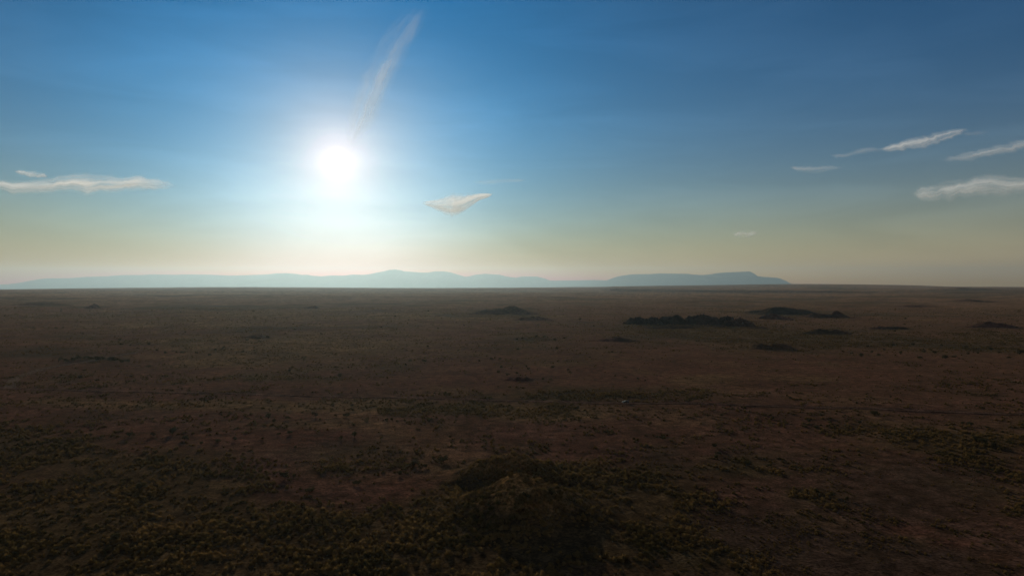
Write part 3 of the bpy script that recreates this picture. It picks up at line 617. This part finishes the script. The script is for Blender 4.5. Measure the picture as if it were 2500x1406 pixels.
def cloud(spine, label, dens=.8, alt=2600.0, soft=.9, seed=0, scale=1.0, name='cloud', ragged=.16, strands=False, taper=5, widen=1.3):
    """spine: (px, y_top, y_bottom) stations along the cloud, or ((x,y),(x,y)) pairs of opposite edge points"""
    A = []; B = []
    for s in spine:
        if isinstance(s[0], tuple): A.append(s[0]); B.append(s[1])
        else: A.append((s[0], s[1])); B.append((s[0], s[2]))
    A = np.array(A, float); B = np.array(B, float)
    n = 110; k = 26; t = np.linspace(0, len(A) - 1, n); ti = np.arange(len(A))
    def sm(V):
        q = np.stack([np.interp(t, ti, V[:, 0]), np.interp(t, ti, V[:, 1])], 1)
        for _ in range(5): q[1:-1] = (q[:-2] + 2 * q[1:-1] + q[2:]) / 4
        return q
    A = sm(A); B = sm(B); mid_ = (A + B) / 2; A = mid_ + (A - mid_) * widen; B = mid_ + (B - mid_) * widen
    w = np.linspace(0, 1, k)
    Pq = A[:, None, :] * (1 - w)[None, :, None] + B[:, None, :] * w[None, :, None]
    # ragged edges
    tt = np.linspace(0, 1, n)[:, None]; ww = w[None, :]
    wid = np.linalg.norm(A - B, axis=1)[:, None]
    off = (fbm(tt * 14 + ww * 0, ww * 0 + seed * 3.1, .8, 4, seed) * (1 - ww) + fbm(tt * 14 + ww * 0, ww * 0 + 50 + seed * 3.1, .8, 4, seed + 40) * ww) * wid * ragged * 1.2
    axis = (B - A); axis /= np.maximum(np.linalg.norm(axis, axis=1), 1e-6)[:, None]
    Pq = Pq + axis[:, None, :] * off[..., None]
    cy = float(Pq[..., 1].mean()); D0 = (alt - CAM_H) / ((EYE - cy) / F)
    edge = np.minimum(ww, 1 - ww) * 2; ends = np.clip(np.minimum(tt, 1 - tt) * taper, 0, 1)
    th = np.sqrt(np.clip(edge, 0, 1)) * np.sqrt(ends)
    op = ss(0, soft, edge * 1.0) * ss(0, 1, ends)
    if strands: op = op * (1 - .75 * ss(.25, .5, tt) * (1 - ss(.8, 1, tt)) * np.exp(-((ww - .45 - .1 * np.sin(tt * 7)) / .16) ** 2)) * (1.3 - .75 * tt) * (.15 + .85 * ss(.08, .5, tt))
    # distance: upper parts nearer, as for a layer seen from below
    D = D0 * (1 + .05 * (cy - Pq[..., 1]) / max(EYE - cy, 1))
    half = wid / F * D0 * .30 * th
    def xyz(Dd): return np.stack([(Pq[..., 0] - 1250) / F * Dd, Dd, CAM_H + (EYE - Pq[..., 1]) / F * Dd], -1)
    fr = xyz(D - half); bk = xyz(D + half)
    V = np.concatenate([fr.reshape(-1, 3), bk.reshape(-1, 3)]); f = []
    for i in range(n - 1):
        for j in range(k - 1):
            a = i * k + j; f.append((a, a + 1, a + k + 1, a + k)); b = a + n * k; f.append((b, b + k, b + k + 1, b + 1))
    o = mesh(name, V, f, cloud_material('cloud_' + str(seed), dens, 0, scale), None, True)
    me = o.data
    at = me.attributes.new('thick', 'FLOAT', 'POINT'); at.data.foreach_set('value', np.concatenate([op.reshape(-1) * .15, op.reshape(-1)]).astype(np.float32))
    fl = np.stack([np.broadcast_to(tt * 3.0, op.shape), ww * 3.2 + tt * .5, np.full(op.shape, seed * 1.7)], -1).reshape(-1, 3); fl2 = fl + np.array([.0, 0, .8])
    at = me.attributes.new('flow', 'FLOAT_VECTOR', 'POINT'); at.data.foreach_set('vector', np.concatenate([fl, fl2]).reshape(-1).astype(np.float32))
    return tag(o, label, 'cloud')
cloud([(-160, 446, 452), (-80, 444, 462), (0, 443, 463), (40, 440, 474), (110, 434, 472), (160, 431, 470), (210, 431, 480), (240, 432, 472), (300, 433, 466), (340, 431, 466), (380, 435, 463), (415, 445, 461), (436, 451, 456)], 'long flat white cloud at the left edge', .85, soft=1.0, seed=1, scale=1.5)
cloud([(32, 417, 420), (50, 416, 427), (75, 417, 433), (95, 420, 434), (110, 424, 434), (120, 431, 436)], 'small slanting cloudlet above the long left cloud', .6, soft=.8, seed=2)
cloud([(1028, 494, 498), (1050, 490, 507), (1075, 484, 520), (1095, 475, 529), (1110, 474, 529), (1130, 474, 521), (1150, 473, 507), (1170, 472, 490), (1190, 472, 484), (1206, 472, 475)], 'white kite-shaped cloud right of the sun', .95, soft=.6, seed=3, ragged=.05, taper=9, widen=1.12)
cloud([((2142, 366), (2150, 372)), ((2158, 358), (2165, 370)), ((2200, 347), (2215, 367)), ((2240, 335), (2270, 359)), ((2290, 324), (2310, 345)), ((2330, 317), (2340, 330)), ((2362, 312), (2368, 318))], 'bright slanting cloud streak upper right, highest of the three', .48, soft=.9, seed=4)
cloud([((2020, 378), (2030, 388)), ((2060, 375), (2070, 384)), ((2100, 362), (2115, 374)), ((2150, 358), (2160, 370))], 'thin tail of haze leading left from the highest right streak', .16, soft=1, seed=5)
cloud([((2290, 393), (2296, 398)), ((2330, 380), (2350, 395)), ((2380, 369), (2400, 386)), ((2430, 356), (2450, 375)), ((2480, 344), (2500, 366)), ((2560, 330), (2590, 350)), ((2640, 315), (2650, 325))], 'slanting cloud streak cut by the right edge, middle of the three', .36, soft=1, seed=6)
cloud([((2216, 468), (2226, 478)), ((2235, 462), (2250, 492)), ((2290, 450), (2300, 490)), ((2350, 438), (2350, 483)), ((2420, 427), (2420, 480)), ((2500, 434), (2500, 472)), ((2600, 425), (2600, 462)), ((2680, 430), (2680, 445))], 'broad streaked cloud at the right edge, lowest of the three', .42, soft=.9, seed=7, scale=1.8)
cloud([(1925, 405, 410), (1945, 406, 418), (1975, 406, 424), (2010, 406, 420), (2060, 404, 412)], 'faint grey wisp left of the right-hand cloud streaks', .22, soft=1, seed=8)
cloud([(1785, 572, 576), (1800, 564, 582), (1815, 562, 583), (1835, 563, 580), (1856, 568, 573)], 'tiny soft puff low above the table mountain', .35, alt=2600, soft=1, seed=9)
cloud([(1150, 444, 450), (1185, 440, 451), (1205, 439, 450), (1260, 436, 446), (1290, 438, 442)], 'very faint wisp above the kite-shaped cloud', .18, soft=1, seed=10)
cloud([((2345, 326), (2350, 334)), ((2370, 322), (2380, 332)), ((2410, 318), (2425, 326))], 'little faint wisp right of the highest streak', .13, soft=1, seed=11)
# the streak above the sun: two strands of one cirrus
cloud([((822, 400), (862, 402)), ((832, 350), (880, 362)), ((842, 310), (898, 325)), ((855, 265), (922, 290)), ((872, 215), (945, 235)), ((892, 165), (965, 190)), ((918, 120), (988, 145)), ((945, 80), (1012, 105)), ((980, 40), (1035, 62)), ((1015, 10), (1055, 24))],
      'long pale cirrus streak rising to the right from the sun', .62, soft=1.3, seed=12, scale=1.2, ragged=.05, strands=True)

# ------------------------------------------------------------------ the dusty air
bmz = 700.0
v, f = boxm(-58000, 58000, -20000, 49200, -345, 1120)
HZ, ht, ho = mat('dusty_air')
pv = ht.nodes.new('ShaderNodeVolumePrincipled'); pv.inputs['Color'].default_value = (.54, .74, .84, 1); pv.inputs['Density'].default_value = 1.9e-5; pv.inputs['Anisotropy'].default_value = 0.64
ht.links.new(pv.outputs[0], ho.inputs['Volume'])
hz = mesh('haze', v, f, HZ); tag(hz, 'pale dusty air that fades the far plain and the ranges', 'haze', kind='stuff')
